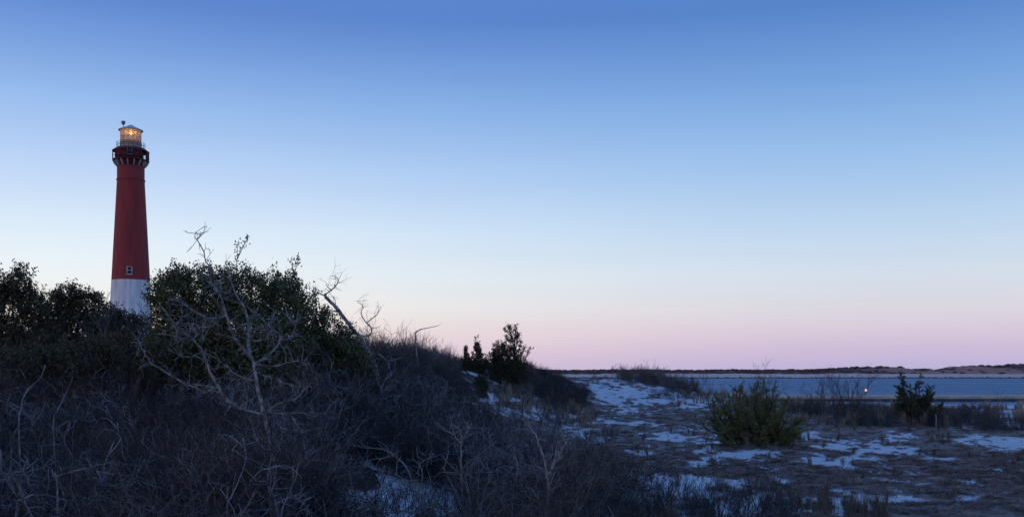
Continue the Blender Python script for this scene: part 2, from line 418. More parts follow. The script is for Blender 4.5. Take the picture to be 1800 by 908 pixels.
# branching growth -------------------------------------------------------------
def unit(v): return v / (np.linalg.norm(v) + 1e-9)
def rand_dir():
    v = rng.normal(size=3); return unit(v)
def grow(mb, p, d, length, r, depth, nkids, wob=.25, up=.0, spread=.8, seg=5, shrink=.55, k=3, rmin=.0016, tips=None):
    pts = [p]; dd = d.copy(); dirs = [dd]
    for i in range(seg):
        dd = unit(dd + wob * rng.normal(size=3) + np.array([0, 0, up]))
        p = p + dd * (length / seg); pts.append(p); dirs.append(dd)
    rr = np.maximum(np.linspace(r, r * .35, seg + 1), rmin)
    mb.tube(pts, rr, k)
    if depth <= 0:
        if tips is not None: tips.append((pts[-1], dirs[-1]))
        return
    for j in range(nkids):
        t = rng.uniform(.25, 1.0); i = min(int(t * seg), seg - 1); f = t * seg - i
        q = pts[i] * (1 - f) + pts[i + 1] * f
        nd = unit(dirs[i + 1] + spread * rand_dir())
        grow(mb, q, nd, length * shrink * rng.uniform(.6, 1.25), max(r * (1 - .55 * t) * .65, rmin), depth - 1, max(2, int(nkids * .8)), wob * 1.1, up, spread, max(3, seg - 1), shrink, k, rmin, tips)

def bramble():                     # tangled, arching, about 1.4 m
    mb = MB()
    for i in range(11):
        a = rng.uniform(0, 2 * np.pi); o = rng.uniform(0, .3)
        p = np.array([math.cos(a) * o, math.sin(a) * o, -.1]); lean = rng.uniform(.15, 1.0)
        d = unit(np.array([math.cos(a) * lean, math.sin(a) * lean, 1.0]))
        grow(mb, p, d, rng.uniform(.8, 1.35), rng.uniform(.007, .015), 2, 7, .33, .03, 1.2, 5, .46, 3, .002)
    return mb
def vase():                        # upright twiggy shrub, about 2.2 m
    mb = MB()
    for i in range(12):
        a = rng.uniform(0, 2 * np.pi); o = rng.uniform(0, .4)
        p = np.array([math.cos(a) * o, math.sin(a) * o, -.1]); lean = rng.uniform(.05, .5)
        d = unit(np.array([math.cos(a) * lean, math.sin(a) * lean, 1.0]))
        grow(mb, p, d, rng.uniform(1.2, 2.0), rng.uniform(.012, .022), 2, 5, .14, .12, .6, 5, .42, 3, .0055)
    return mb
M['twig_red'] = mat('russet_twig_bark', (.085, .06, .052), .85, scale=3, col2=(.03, .022, .02), rand=.4)
brambles = [proto(bramble(), 'bramble', M['twig'] if i % 3 else M['twig_red']) for i in range(6)] + [proto(bramble(), 'pale_bramble', M['twig_light']) for i in range(2)]
vases = [proto(vase(), 'upright_shrub', M['twig_light']) for i in range(5)]

def archer():                      # a few crooked pale stems
    mb = MB()
    for i in range(4):
        a = rng.uniform(0, 6.283); lean = rng.uniform(.2, 1.2)
        d = unit(np.array([math.cos(a) * lean, math.sin(a) * lean, 1.0]))
        grow(mb, np.array([rng.normal(0, .15), rng.normal(0, .15), -.1]), d, rng.uniform(.8, 1.4), rng.uniform(.007, .02), 2, 5, .34, 0, 1.15, 5, .45, 4, .0032)
    return mb
archers = [proto(archer(), 'arching_stem', M['pale_twig']) for i in range(6)]
def heather():
    mb = MB()
    for i in range(46):
        a = rng.uniform(0, 6.283); o = rng.uniform(0, .17)
        p = np.array([math.cos(a) * o, math.sin(a) * o, 0]); d = unit(np.array([math.cos(a) * .9, math.sin(a) * .9, 1.0]) + .35 * rng.normal(size=3))
        L_ = rng.uniform(.07, .17)
        q = p + d * L_ * .6; e = q + unit(d + .5 * rng.normal(size=3)) * L_ * .5
        mb.tube([p, q, e], [.005, .006, .002], 3)
        for j in range(2):
            mb.tube([q, q + unit(d + .9 * rng.normal(size=3)) * L_ * .5], [.005, .002], 3)
    return mb
def grass(h=.5, n=60, sp_=.5, wd=.0035):
    mb = MB(); vs = []; fs = []
    for i in range(n):
        a = rng.uniform(0, 6.283); o = abs(rng.normal(0, .08))
        p = np.array([math.cos(a) * o, math.sin(a) * o, 0]); b = rng.uniform(0, 6.283); le = rng.uniform(.05, sp_)
        dr = np.array([math.cos(b), math.sin(b), 0]); hh = h * rng.uniform(.5, 1.1)
        side = np.array([-dr[1], dr[0], 0]) * wd
        m_ = p + dr * le * hh * .35 + np.array([0, 0, hh * .6]); t_ = p + dr * le * hh * 1.1 + np.array([0, 0, hh * rng.uniform(.75, 1)])
        k = len(vs); vs += [p - side, p + side, m_ + side, m_ - side, t_ + side * .3, t_ - side * .3]
        fs += [[k, k + 1, k + 2, k + 3], [k + 3, k + 2, k + 4, k + 5]]
    mb.add(vs, fs); return mb
heaths = [proto(heather(), 'heather_tuft', M['heath']) for i in range(5)]
grasses = [proto(grass(.55, 60), 'grass_tuft', M['straw']) for i in range(4)]

def leafcloud(cent, length, width, dirs=None, jit=1.0):
    """diamond leaves: centre, long axis, short axis"""
    n = len(cent)
    a = rng.normal(size=(n, 3)) if dirs is None else dirs + jit * rng.normal(size=(n, 3))
    a /= np.linalg.norm(a, axis=1)[:, None]
    b = np.cross(a, rng.normal(size=(n, 3))); b /= np.linalg.norm(b, axis=1)[:, None]
    ln = length * rng.uniform(.6, 1.25, (n, 1)); wd = width * rng.uniform(.7, 1.2, (n, 1))
    c = np.asarray(cent)
    v = np.stack([c - a * ln / 2, c + b * wd / 2 - a * ln * .05, c + a * ln / 2, c - b * wd / 2 - a * ln * .05], 1).reshape(-1, 3)
    f = np.arange(n * 4).reshape(-1, 4)
    mb = MB(); mb.add(v, f); return mb

# ------------------------------------------------------------------ the thickets (nobody could count the stems)
def scatter_region(n, y0, y1, pxl, pxr, ok=None):
    y = np.sqrt(rng.uniform(y0 ** 2, y1 ** 2, n)); px = rng.uniform(pxl, pxr, n)
    x = (px - 900) / F * y
    z = HH(x, y); k = np.ones(n, bool) if ok is None else ok(x, y, z)
    return np.stack([x, y, z], 1)[k]
def put(name, protos, pts, smin, smax, label, cat, zs=1.0, tl=.15, fade=1.0):
    n = len(pts); s = rng.uniform(smin, smax, n) * fade
    scl = np.stack([s, s, s * zs * rng.uniform(.85, 1.15, n)], 1)
    return scatter(name, protos, pts, rng.uniform(0, 6.283, n), scl, rng.integers(0, len(protos), n), label, cat, rng.normal(0, tl, (n, 2)))

def brush_ok(x, y, z):
    v = vegmask(x, y, z)
    px = 900 + F * x / y
    gap = (px > 545 + 25 * np.sin(y * 2)) & (px < 850 + 20 * np.sin(y * 3)) & (y < 19.8 + .8 * np.sin(px * .03))
    hole = (fbm(x * .8, y * .5, 3, 123) < .42) & (rng.uniform(size=len(x)) < .75) & (y < 26)
    return (rng.uniform(size=len(x)) < in_brush(x, y)) & ~gap & ~hole
pts = np.concatenate([scatter_region(1750, 7.0, 24, -400, 1220, brush_ok), scatter_region(1400, 22, 46, -250, 1000, brush_ok)])
tall = np.concatenate([scatter_region(26, 11.2, 12.7, 380, 585), scatter_region(90, 20.5, 26.5, 540, 800)])
ntall = len(tall); pts = np.concatenate([pts, tall])
fade = (.62 + .75 * fbm(pts[:, 0] * .55, pts[:, 1] * .4, 2, 71)) * (1 - .45 * S((pts[:, 1] - 26) / 8) * S(((900 + F * pts[:, 0] / pts[:, 1]) - 620) / 160))
fade[-ntall:] = np.where(tall[:, 1] < 15, 1.2, .62)
bramble_o = put('bare_bramble_thicket', brambles, pts, .65, 1.15, 'dense tangled thicket of bare dark twigs covering the left foreground slope', 'thicket', fade=fade)
k_ = (pts[:, 1] < 30) & (rng.uniform(size=len(pts)) < .5)
put('arching_stems', archers, pts[k_] + rng.normal(0, .2, (k_.sum(), 3)) * np.array([1, 1, .3]), .7, 1.2, 'paler crooked stems arching over the dark foreground thicket', 'stems', tl=.2)

def mid_ok(x, y, z):
    px = 900 + F * x / y
    return rng.uniform(size=len(x)) < S((7.0 + (y - 70) * .05 - x) / 3)
pts = np.concatenate([scatter_region(420, 44, 72, 540, 800, mid_ok), scatter_region(350, 56, 76, 790, 1010, mid_ok)])
fade = 1 - .55 * S(((900 + F * pts[:, 0] / pts[:, 1]) - 740) / 90)
put('upright_shrub_thicket', vases, pts, .42, .8, 'grey leafless upright shrubs massed along the dune ridge right of the dead trees', 'thicket', tl=.08, fade=fade)
pts = np.concatenate([scatter_region(230, 62, 78, 890, 1030), scatter_region(90, 58, 66, 880, 1000)])
put('ridge_end_thicket', brambles[:6], pts, .4, .75, 'low dark leafless brush where the ridge runs down to the sand', 'thicket', tl=.1)
pts = np.concatenate([scatter_region(95, 86, 100, 1085, 1222), scatter_region(14, 98, 106, 1040, 1100)])
put('dune_top_brush', vases, pts, .4, .88, 'leafless brush on the pale dune left of the water', 'thicket', tl=.08)
pts = np.concatenate([scatter_region(110, 46, 60, 1470, 1740), scatter_region(70, 54, 70, 1380, 1560), scatter_region(16, 40, 50, 1730, 1900), scatter_region(26, 74, 88, 1150, 1230)])
put('shore_brush', brambles, pts, .45, .9, 'low leafless brush around the small pine near the beach', 'thicket', tl=.1)

# heather mats and dry grass on the open sand
def heath_ok(x, y, z):
    v = vegmask(x, y, z)
    return (v > .55) & (in_brush(x, y) < .6)
pts = np.concatenate([scatter_region(5000, 12.5, 34, 780, 1900, heath_ok), scatter_region(5200, 34, 78, 860, 1880, heath_ok), scatter_region(2200, 78, 100, 980, 1700, heath_ok)])
pts[:, 2] += .03
put('heather_mats', heaths, pts, .6, 1.4, 'low dark mats of beach heather between the pale bare patches', 'heather', zs=.4, tl=.15)
def gr_ok(x, y, z): return fbm(x * .6, y * .6, 3, 5) > .5
pts = np.concatenate([scatter_region(170, 14.5, 19, 1080, 1560, gr_ok), scatter_region(500, 42, 75, 1380, 1880, gr_ok), scatter_region(260, 70, 98, 1180, 1480, gr_ok), scatter_region(250, 50, 62, 880, 1050, gr_ok), scatter_region(160, 20, 42, 1000, 1880, gr_ok)])
pts[:, 2] += .03
put('dry_grass_clumps', grasses, pts, .4, .95, 'thin straw coloured dry grass scattered over the dune field', 'grass', tl=.15)
M['straw_tall'] = mat('tall_shore_grass', (.36, .27, .19), .85, scale=3, col2=(.20, .15, .11), rand=.35, spec=.15)
talls = [proto(grass(.75, 46, .35, .005), 'tall_grass_tuft', M['straw_tall']) for i in range(4)]
pts = np.concatenate([scatter_region(420, 47, 72, 1390, 1900, gr_ok), scatter_region(200, 74, 96, 1210, 1460, gr_ok), scatter_region(60, 48, 60, 880, 1040, gr_ok)])
put('tall_shore_grass', talls, pts, .6, 1.3, 'taller pale dry grass among the bare shrubs by the beach', 'grass', tl=.12)
# wiry weeds standing in the sand at the bottom edge
def wiry():
    mb = MB()
    for i in range(5):
        d = unit(np.array([rng.normal(0, .25), rng.normal(0, .25), 1.0]))
        grow(mb, np.array([rng.normal(0, .05), rng.normal(0, .05), -.05]), d, rng.uniform(.4, .75), .005, 2, 4, .12, .06, .7, 5, .4, 3, .0018)
    return mb
wiries = [proto(wiry(), 'wiry_weed', M['twig']) for i in range(4)]
pts = np.concatenate([scatter_region(150, 13.5, 20, 1040, 1400), scatter_region(60, 20, 40, 880, 1080), scatter_region(130, 36, 60, 850, 985), scatter_region(70, 13, 18, 520, 880)])
put('wiry_weeds', wiries, pts, .6, 1.2, 'wiry leafless weeds standing in the sand at the bottom edge', 'weeds', tl=.1)

# scrub on the far dunes
def scrubblob():
    c = rng.normal(size=(170, 3)); c /= np.linalg.norm(c, axis=1)[:, None]; c *= rng.uniform(.6, 1.0, (170, 1)) ; c[:, 2] = np.abs(c[:, 2]) * .6
    c[:, :2] *= 1.5
    return leafcloud(c * 1.5, 1.1, .8)
scrubs = [proto(scrubblob(), 'scrub_clump', M['scrub']) for i in range(4)]
k = rng.integers(0, FX.size, 9000)
ok = (fv.ravel()[k] > .6) & (FT.ravel()[k] < .8) & ((ru.ravel()[k] < .6) | (rng.uniform(size=len(k)) < .12))
k = k[ok][:4200]
pts = np.stack([FX.ravel()[k] + rng.uniform(-3, 3, len(k)), FY.ravel()[k] + rng.uniform(-4, 4, len(k)), FZ.ravel()[k] - .2], 1)
put('far_shore_scrub', scrubs, pts, .6, 2.1, 'dark scrub on the dunes across the water', 'scrub', tl=.1)

# ------------------------------------------------------------------ lighthouse
M['red'] = mat('red_painted_brick', (.36, .046, .042), .7, scale=1.6, stretch=(1, 1, .12), col2=(.25, .036, .035), bump=.15, bscale=6)
M['darkred'] = mat('dark_red_watch_room', (.15, .02, .024), .6, scale=1, col2=(.11, .016, .02))
M['white'] = mat('white_painted_brick', (.85, .83, .82), .7, scale=1.4, stretch=(1, 1, .15), col2=(.62, .59, .57), bump=.15, bscale=6)
M['frame'] = mat('pale_window_frame', (.62, .60, .58), .6, scale=4, var=.15)
M['frame_dull'] = mat('dull_window_frame', (.17, .14, .15), .6, scale=4, var=.2)
M['glass_dark'] = mat('dark_window_glass', (.03, .035, .045), .1, scale=3, var=.2, spec=.5)
M['iron'] = mat('black_iron', (.035, .03, .035), .5, scale=5, var=.3, spec=.4)
M['roofmetal'] = mat('weathered_roof_metal', (.62, .67, .68), .8, scale=3, col2=(.44, .48, .50), spec=.4)
M['cowl'] = mat('grey_vent_metal', (.25, .24, .27), .7, scale=4, var=.2)
M['bracket'] = mat('stone_bracket', (.55, .49, .46), .7, scale=4, var=.2)
M['lantern_wall'] = mat('cream_lantern_panel', (.60, .52, .44), .6, scale=4, var=.15)
def emis(name, col, s):
    m = bpy.data.materials.new(name); m.use_nodes = True; t = m.node_tree
    b = t.nodes['Principled BSDF']; b.inputs['Base Color'].default_value = (.8, .6, .4, 1)
    b.inputs['Emission Color'].default_value = (*col, 1); b.inputs['Emission Strength'].default_value = s
    return m
M['bulb'] = emis('lamp_flame', (1.0, .55, .18), 16)
def pane_mat():
    m = bpy.data.materials.new('lantern_glass'); m.use_nodes = True; t = m.node_tree; t.nodes.clear()
    o = t.nodes.new('ShaderNodeOutputMaterial'); mx_ = t.nodes.new('ShaderNodeMixShader'); mx2 = t.nodes.new('ShaderNodeMixShader')
    tr = t.nodes.new('ShaderNodeBsdfTransparent'); tl_ = t.nodes.new('ShaderNodeBsdfTranslucent'); gl = t.nodes.new('ShaderNodeBsdfGlossy')
    tl_.inputs[0].default_value = (.88, .78, .76, 1); gl.inputs[0].default_value = (.8, .8, .8, 1); gl.inputs[1].default_value = .1
    tr.inputs[0].default_value = (.9, .85, .8, 1)
    mx_.inputs[0].default_value = .66; t.links.new(tr.outputs[0], mx_.inputs[1]); t.links.new(tl_.outputs[0], mx_.inputs[2])
    mx2.inputs[0].default_value = .08; t.links.new(mx_.outputs[0], mx2.inputs[1]); t.links.new(gl.outputs[0], mx2.inputs[2])
    t.links.new(mx2.outputs[0], o.inputs[0]); return m
M['pane'] = pane_mat()

LD = 208.0; lx = (230 - 900) / F * LD
lz = ground(lx, LD)
def lh(py): return EYE + (HOR - py) / F * LD - lz       # photo row -> height above the lighthouse base
house = tag(empty('lighthouse', (lx, LD, lz)), 'tall red and white brick lighthouse with glowing lantern behind the brush', 'lighthouse')
face = math.atan2(-LD, -lx)                                # direction from the tower towards the camera
zb, zt = lh(493), lh(293)
rb, rt = 3.77, 2.56
def rt_at(z): return rb + (rt - rb) * (z - zb) / (zt - zb)
m = MB(); m.lathe([(rt_at(-.5) + .25, -.5), (rt_at(0) + .25, .9), (rt_at(1), 1.0), (rb, zb)], 64); m.build('white_base', M['white'], house, True)
m = MB(); m.lathe([(rb + .004, zb), (rt_at(lh(318)), lh(318))], 64); zz = lh(316)
m.lathe([(rt_at(zz), lh(316.5)), (rt_at(zz), zt - .1), (rt, zt)], 64); m.build('red_shaft', M['red'], house, True)
m = MB(); m.lathe([(rt_at(zz) - .05, lh(318.5)), (rt_at(zz) + .14, lh(318)), (rt_at(zz) + .14, lh(316.2)), (rt_at(zz) - .05, lh(315.5))], 64)
m.build('belt_course', M['red'], house)
# flared corbel, watch room, enclosed gallery
zd, zg = lh(284), lh(261.5)
m = MB(); m.lathe([(rt, zt), (rt + .1, zt + .3), (2.8, zd - .25), (2.8, zd)], 48); m.build('corbel', M['darkred'], house, True)
for i in range(16):
    a = face + math.radians(11.25) + i * 2 * math.pi / 16
    b = MB()
    ca, sa = math.cos(a), math.sin(a)
    tv = np.array([-sa, ca, 0]) * .085
    pr = [(rt + .02, zt - .1), (rt + .3, zt - .05), (3.48, zd - .35), (3.48, zd - .02), (2.75, zd - .02)]
    v = np.array([[r_ * ca, r_ * sa, z_] for r_, z_ in pr])
    b.add(np.vstack([v - tv, v + tv]), [[0, 1, 2, 2], [0, 2, 4, 4], [2, 3, 4, 4], [7, 6, 5, 5], [9, 7, 5, 5], [9, 8, 7, 7]] + [[j, j + 5, (j + 1) % 5 + 5, (j + 1) % 5] for j in range(5)])
    b.build('bracket', M['bracket'], house)
m = MB(); m.lathe([(2.4, zd), (3.64, zd), (3.67, zd + .06), (3.67, zd + .2), (3.62, zd + .26), (2.4, zd + .26)], 16, face + math.radians(11.25)); m.build('gallery_deck', M['darkred'], house)
m = MB(); m.lathe([(2.5, zd + .2), (2.5, zg - .05)], 48); m.build('watch_room', M['darkred'], house, True)
for i in range(16):
    a = face + math.radians(11.25) + i * 2 * math.pi / 16
    m = MB(); m.box((3.57 * math.cos(a), 3.57 * math.sin(a), (zd + .26 + lh(267)) / 2), (.14, .14, lh(267) - zd - .26), a); m.build('cage_post', M['darkred'], house)
for hgt in (.35, .7):
    z_ = zd + .26 + hgt * (lh(267) - zd - .26)
    m = MB(); aa = face + np.radians(11.25) + np.arange(17) * 2 * np.pi / 16
    m.tube(np.stack([3.57 * np.cos(aa), 3.57 * np.sin(aa), np.full(17, z_)], 1), .045, 5); m.build('cage_rail', M['iron'], house)
# solid red panels on the sides that face the sea and the camera
for i in range(16):
    if i in (15, 0, 1, 14, 3):
        a0, a1 = [face + math.radians(11.25) + (i + q) * 2 * math.pi / 16 for q in (-1, 0)]
        m = MB(); z0, z1 = zd + .26, lh(267.2)
        p0 = np.array([3.49 * math.cos(a0), 3.49 * math.sin(a0), 0]); p1 = np.array([3.49 * math.cos(a1), 3.49 * math.sin(a1), 0])
        zv = np.array([0, 0, 1]); nv = unit(p0 + p1) * .04
        c8 = [p0 - nv + z0 * zv, p1 - nv + z0 * zv, p1 + nv + z0 * zv, p0 + nv + z0 * zv, p0 - nv + z1 * zv, p1 - nv + z1 * zv, p1 + nv + z1 * zv, p0 + nv + z1 * zv]
        m.add(c8, [[3, 2, 1, 0], [4, 5, 6, 7], [0, 1, 5, 4], [1, 2, 6, 5], [2, 3, 7, 6], [3, 0, 4, 7]])
        m.build('gallery_panel', M['darkred'], house)
m = MB(); m.lathe([(3.67, lh(267.4)), (3.70, lh(266.6)), (2.86, zg + .02), (2.3, zg + .05)], 16, face + math.radians(11.25)); m.build('gallery_roof', M['darkred'], house)
# upper gallery railing
zr = zg + .05
for i in range(20):
    a = face + (i + .5) * 2 * math.pi / 20
    m = MB(); m.box((2.8 * math.cos(a), 2.8 * math.sin(a), zr + .55), (.06, .06, 1.1), a); m.build('baluster', M['iron'], house)
for h_ in (.4, .75, 1.1):
    aa = face + np.arange(41) * 2 * np.pi / 40
    m = MB(); m.tube(np.stack([2.8 * np.cos(aa), 2.8 * np.sin(aa), np.full(41, zr + h_)], 1), .03, 5); m.build('hand_rail', M['iron'], house)
# lantern room
RL = 2.14; zl0, zl1, zl2, zl3 = zg + .05, lh(252.5), lh(242), lh(230)
m = MB(); m.lathe([(RL, zl0), (RL, zl1), (RL + .05, zl1 + .02), (RL - .12, zl1 + .06)], 32, face); lw = m.build('lantern_parapet', M['lantern_wall'], house)
NP = 12
def prism(mb, a0, a1, r, z0, z1, th):
    p0 = np.array([r * math.cos(a0), r * math.sin(a0), 0]); p1 = np.array([r * math.cos(a1), r * math.sin(a1), 0])
    nv = unit(p0 + p1) * th / 2; zv = np.array([0, 0, 1.0])
    mb.add([p0 - nv + z0 * zv, p1 - nv + z0 * zv, p1 + nv + z0 * zv, p0 + nv + z0 * zv, p0 - nv + z1 * zv, p1 - nv + z1 * zv, p1 + nv + z1 * zv, p0 + nv + z1 * zv],
           [[3, 2, 1, 0], [4, 5, 6, 7], [0, 1, 5, 4], [1, 2, 6, 5], [2, 3, 7, 6], [3, 0, 4, 7]])
for i in range(NP):
    a0 = face + (i + .5) * 2 * math.pi / NP; a1 = a0 + 2 * math.pi / NP
    for z0, z1 in ((zl1 + .07, zl2 - .04), (zl2 + .04, zl3)):
        m = MB(); prism(m, a0 + .02, a1 - .02, RL - .06, z0, z1, .02); m.build('lantern_pane', M['pane'], house)
    m = MB(); m.box(((RL - .04) * math.cos(a0), (RL - .04) * math.sin(a0), (zl1 + .06 + zl3) / 2), (.06, .04, zl3 - zl1 - .06), a0); m.build('mullion', M['frame'], house)
aa = face + (np.arange(NP + 1) + .5) * 2 * np.pi / NP
m = MB(); m.tube(np.stack([(RL - .03) * np.cos(aa), (RL - .03) * np.sin(aa), np.full(NP + 1, zl2)], 1), .05, 5); m.build('transom', M['frame'], house)
m = MB(); m.lathe([(.05, zl0 + .1), (RL - .1, zl0 + .1)], 32); m.build('lantern_floor', M['frame'], house)
zp = lh(219.5)
m = MB(); m.lathe([(RL - .15, zl3), (RL + .28, zl3 - .02), (RL + .30, zl3 + .12), (1.35, zl3 + .62), (.35, zp - .1), (.12, zp), (.001, zp + .05)], 32); rf = m.build('lantern_roof', M['roofmetal'], house, True)
# stack with drum on the left of the roof
side = np.array([-math.sin(face), math.cos(face), 0])
if side[0] > 0: side = -side
bp_ = side * 1.45
m = MB(); m.tube([bp_ + [0, 0, zl3 + .3], bp_ + [0, 0, lh(218)]], .09, 8)
m2 = MB(); m2.lathe([(.02, lh(221)), (.26, lh(220)), (.40, lh(217.5)), (.42, lh(214.6)), (.25, lh(213.6)), (.001, lh(213.5))], 16)
for arr in m2.v: arr += bp_
m.build('vent_pipe', M['roofmetal'], rf); m2.build('vent_cowl', M['cowl'], rf, True)
# the lamp itself
m = MB(); m.lathe([(.001, -.32), (.2, -.24), (.3, 0), (.2, .24), (.001, .32)], 16)
zlamp = lh(236.2); fv_ = np.array([math.cos(face), math.sin(face), 0]) * 1.1
for arr in m.v: arr += fv_ + np.array([0, 0, zlamp])
lampo = m.build('lamp', M['bulb'], house, True)
m = MB(); m.tube([fv_ + [0, 0, zl0 + .1], fv_ + [0, 0, zlamp - .2]], .07, 8); m.build('lamp_stand', M['iron'], house)
pl = bpy.data.lights.new('lantern_light', 'POINT'); pl.energy = 8; pl.color = (1, .56, .42); pl.shadow_soft_size = .25
plo = bpy.data.objects.new('lantern_light', pl); COL.objects.link(plo); plo.parent = house; plo.location = fv_ * .6 + np.array([0, 0, zlamp])
# windows
def window(a, z, r, wd, h_, fm_='frame'):
    ca, sa = math.cos(a), math.sin(a)
    ctr = np.array([ca * r, sa * r, z])
    g = MB(); g.box(ctr + np.array([ca, sa, 0]) * .02, (.12, wd * .74, h_ * .82), a); win = g.build('window', M['glass_dark'], house)
    f_ = MB(); n_ = np.array([ca, sa, 0]); t_ = np.array([-sa, ca, 0]); up = np.array([0, 0, 1.])
    for s_ in (-1, 1):
        f_.box(ctr + n_ * .06 + t_ * s_ * wd * .43, (.2, wd * .14, h_), a)
        f_.box(ctr + n_ * .06 + up * s_ * h_ * .46, (.2, wd * .72, h_ * .08), a)
    f_.box(ctr + n_ * .07, (.14, wd * .72, h_ * .09), a)
    f_.build('window_frame', M[fm_], win)
    s2 = MB(); s2.box(ctr + n_ * .1 - up * h_ * .54, (.34, wd * 1.2, h_ * .08), a); s2.build('window_sill', M[fm_], win)
zw = lh(478); window(face + math.radians(-4), zw, rt_at(zw), 1.05, 1.55)
window(face + math.radians(-3), lh(271), 3.57, 1.0, 1.45, 'frame_dull')

# ------------------------------------------------------------------ evergreen shrubs
def evergreen(name, label, cat, base, blobs, nclump, per, leaf, lw_, material, group=None, bias=None, jit=1.0, spread=.105, shoots=(), trunk_r=.09, stems=5):
    base = np.asarray(base, float)
    t = tag(empty(name, base), label, cat, group)
    vol = np.array([b[1][0] * b[1][1] * b[1][2] for b in blobs]) ** .72; vol /= vol.sum()
    cl = []
    for (c, r), p in zip(blobs, vol):
        n = int(nclump * p)
        d = rng.normal(size=(n, 3)); d /= np.linalg.norm(d, axis=1)[:, None]
        rad_ = rng.uniform(.2, 1.0, (n, 1)) ** .5
        rad_ *= (1 + .16 * np.sin(d[:, :1] * 5 + d[:, 1:2] * 4 + c[0] * 3) * np.cos(d[:, 2:3] * 6 + c[1]))
        cl.append(np.asarray(c) - base + d * rad_ * np.asarray(r))
    cl = np.concatenate(cl)
    cl = cl[cl[:, 2] > .02]
    od = cl - np.array([0, 0, .4 * cl[:, 2].max()]); od = od / (np.linalg.norm(od, axis=1)[:, None] + 1e-6)
    od = od + np.array([0, 0, .5]) + .55 * rng.normal(size=cl.shape); od /= np.linalg.norm(od, axis=1)[:, None]
    ln_ = spread * rng.uniform(1.6, 3.4, (len(cl), 1))
    uu = rng.uniform(0, 1, (len(cl), per, 1))
    cent = (cl[:, None] + od[:, None] * ln_[:, None] * (uu - .5) + rng.normal(size=(len(cl), per, 3)) * spread * .42).reshape(-1, 3)
    a_ = cl - od * ln_ * .7; b_ = cl + od * ln_ * .5
    dirs = None
    if bias is not None: dirs = np.tile(np.asarray(bias, float), (len(cent), 1))
    if dirs is None: dirs = np.repeat(od, per, 0) * .8
    crown = leafcloud(cent, leaf, lw_, dirs, jit)
    crown.build('crown', material, t)
    tr = MB()
    for p0_, p1_ in zip(a_[::2], b_[::2]): tr.tube([p0_, p1_], [.006, .002], 3)
    for i in range(stems):
        e = cl[rng.integers(0, len(cl))]
        top = np.array([e[0], e[1], e[2]]); mid = top * np.array([.45, .45, .5]) + rng.normal(size=3) * .12
        tr.tube([np.array([rng.normal(0, .06), rng.normal(0, .06), -.15]), mid, top], [trunk_r, trunk_r * .6, .012], 6)
    ends = cl[rng.integers(0, len(cl), 60)]
    for e in ends:
        q = e * rng.uniform(.55, .8); tr.tube([q, (q + e) / 2 + rng.normal(size=3) * .06, e * 1.03], [.014, .009, .003], 3)
    tr.build('trunk', M['bark'], t)
    for sh in shoots:
        sm = MB(); lc = []
        for line in sh:
            line = np.asarray(line) - base
            sm.tube(line, np.linspace(.012, .004, len(line)), 4)
            for q in np.linspace(.45, 1, 9):
                i = min(int(q * (len(line) - 1)), len(line) - 2); f_ = q * (len(line) - 1) - i
                p_ = line[i] * (1 - f_) + line[i + 1] * f_
                lc += [p_ + rng.normal(size=3) * .035 for _ in range(4)]
        so_ = sm.build('shoot', M['bark'], t)
        leafcloud(np.array(lc), leaf, lw_, np.tile([0, 0, 1.], (len(lc), 1)), .7).build('shoot_leaves', material, so_)
    return t

def blob(px, py, rx, ry, d, depth=None):       # centre and half-size as seen, at its real distance
    s_ = d / F
    return (P(px, py, d), np.array([rx * s_, depth if depth else (rx + ry) * .5 * s_, ry * s_]))
D0 = 22.5
evergreen('holly_shrub', 'largest dark evergreen shrub, domed, just right of the lighthouse base', 'shrub', gx(420, D0),
          [blob(345, 520, 78, 58, D0), blob(300, 515, 42, 48, D0 - .5), blob(430, 520, 80, 54, D0 + .3), blob(400, 590, 140, 70, D0 + .4), blob(330, 600, 80, 60, D0), blob(500, 540, 50, 58, D0 + .5), blob(385, 640, 150, 60, D0 + .2)],
          3600, 24, .066, .036, M['leaf'],
          shoots=[[[P(415, 480, D0), P(417, 455, D0), P(418, 425, D0)], [P(417, 455, D0), P(428, 432, D0), P(437, 414, D0 - .1)]]], trunk_r=.1, stems=8)
D1 = 24.5
evergreen('holly_shrub', 'thinner evergreen shrub with see-through leafy right edge behind the leaning dead tree', 'shrub', gx(560, D1),
          [blob(535, 560, 46, 50, D1), blob(575, 585, 42, 42, D1), blob(560, 630, 75, 50, D1), blob(610, 610, 32, 36, D1), blob(505, 515, 30, 36, D1), blob(625, 640, 50, 34, D1)],
          1000, 17, .07, .04, M['leaf'], shoots=[[[P(515, 505, D1), P(515, 475, D1), P(512, 452, D1)], [P(516, 485, D1), P(522, 465, D1), P(525, 450, D1)]]], stems=6)
D2 = 27.0
evergreen('bayberry_shrub', 'ragged dark evergreen with spiky top at the far left edge', 'shrub', gx(25, D2),
          [blob(20, 540, 46, 50, D2), blob(38, 500, 22, 38, D2), blob(0, 500, 26, 28, D2), blob(-50, 540, 60, 60, D2), blob(62, 540, 26, 40, D2), blob(20, 610, 90, 50, D2)],
          1500, 20, .085, .038, M['leaf_brown'], bias=(0, 0, 1.0), jit=.8, stems=6)
D3 = 30.0
evergreen('bayberry_shrub', 'rounded dark evergreen between the left edge and the lighthouse', 'shrub', gx(135, D3),
          [blob(118, 518, 32, 22, D3), blob(150, 535, 42, 28, D3), blob(185, 556, 34, 22, D3), blob(130, 580, 90, 34, D3), blob(100, 545, 26, 30, D3), blob(222, 574, 46, 26, D3)],
          1300, 20, .08, .042, M['leaf_brown'], stems=6)
D4 = 21.0
evergreen('bayberry_shrub', 'low dark evergreen undergrowth in front of the lighthouse base', 'shrub', gx(240, D4),
          [blob(220, 620, 80, 36, D4), blob(130, 630, 80, 36, D4), blob(40, 640, 70, 34, D4)], 600, 16, .075, .035, M['leaf_brown'], stems=6)
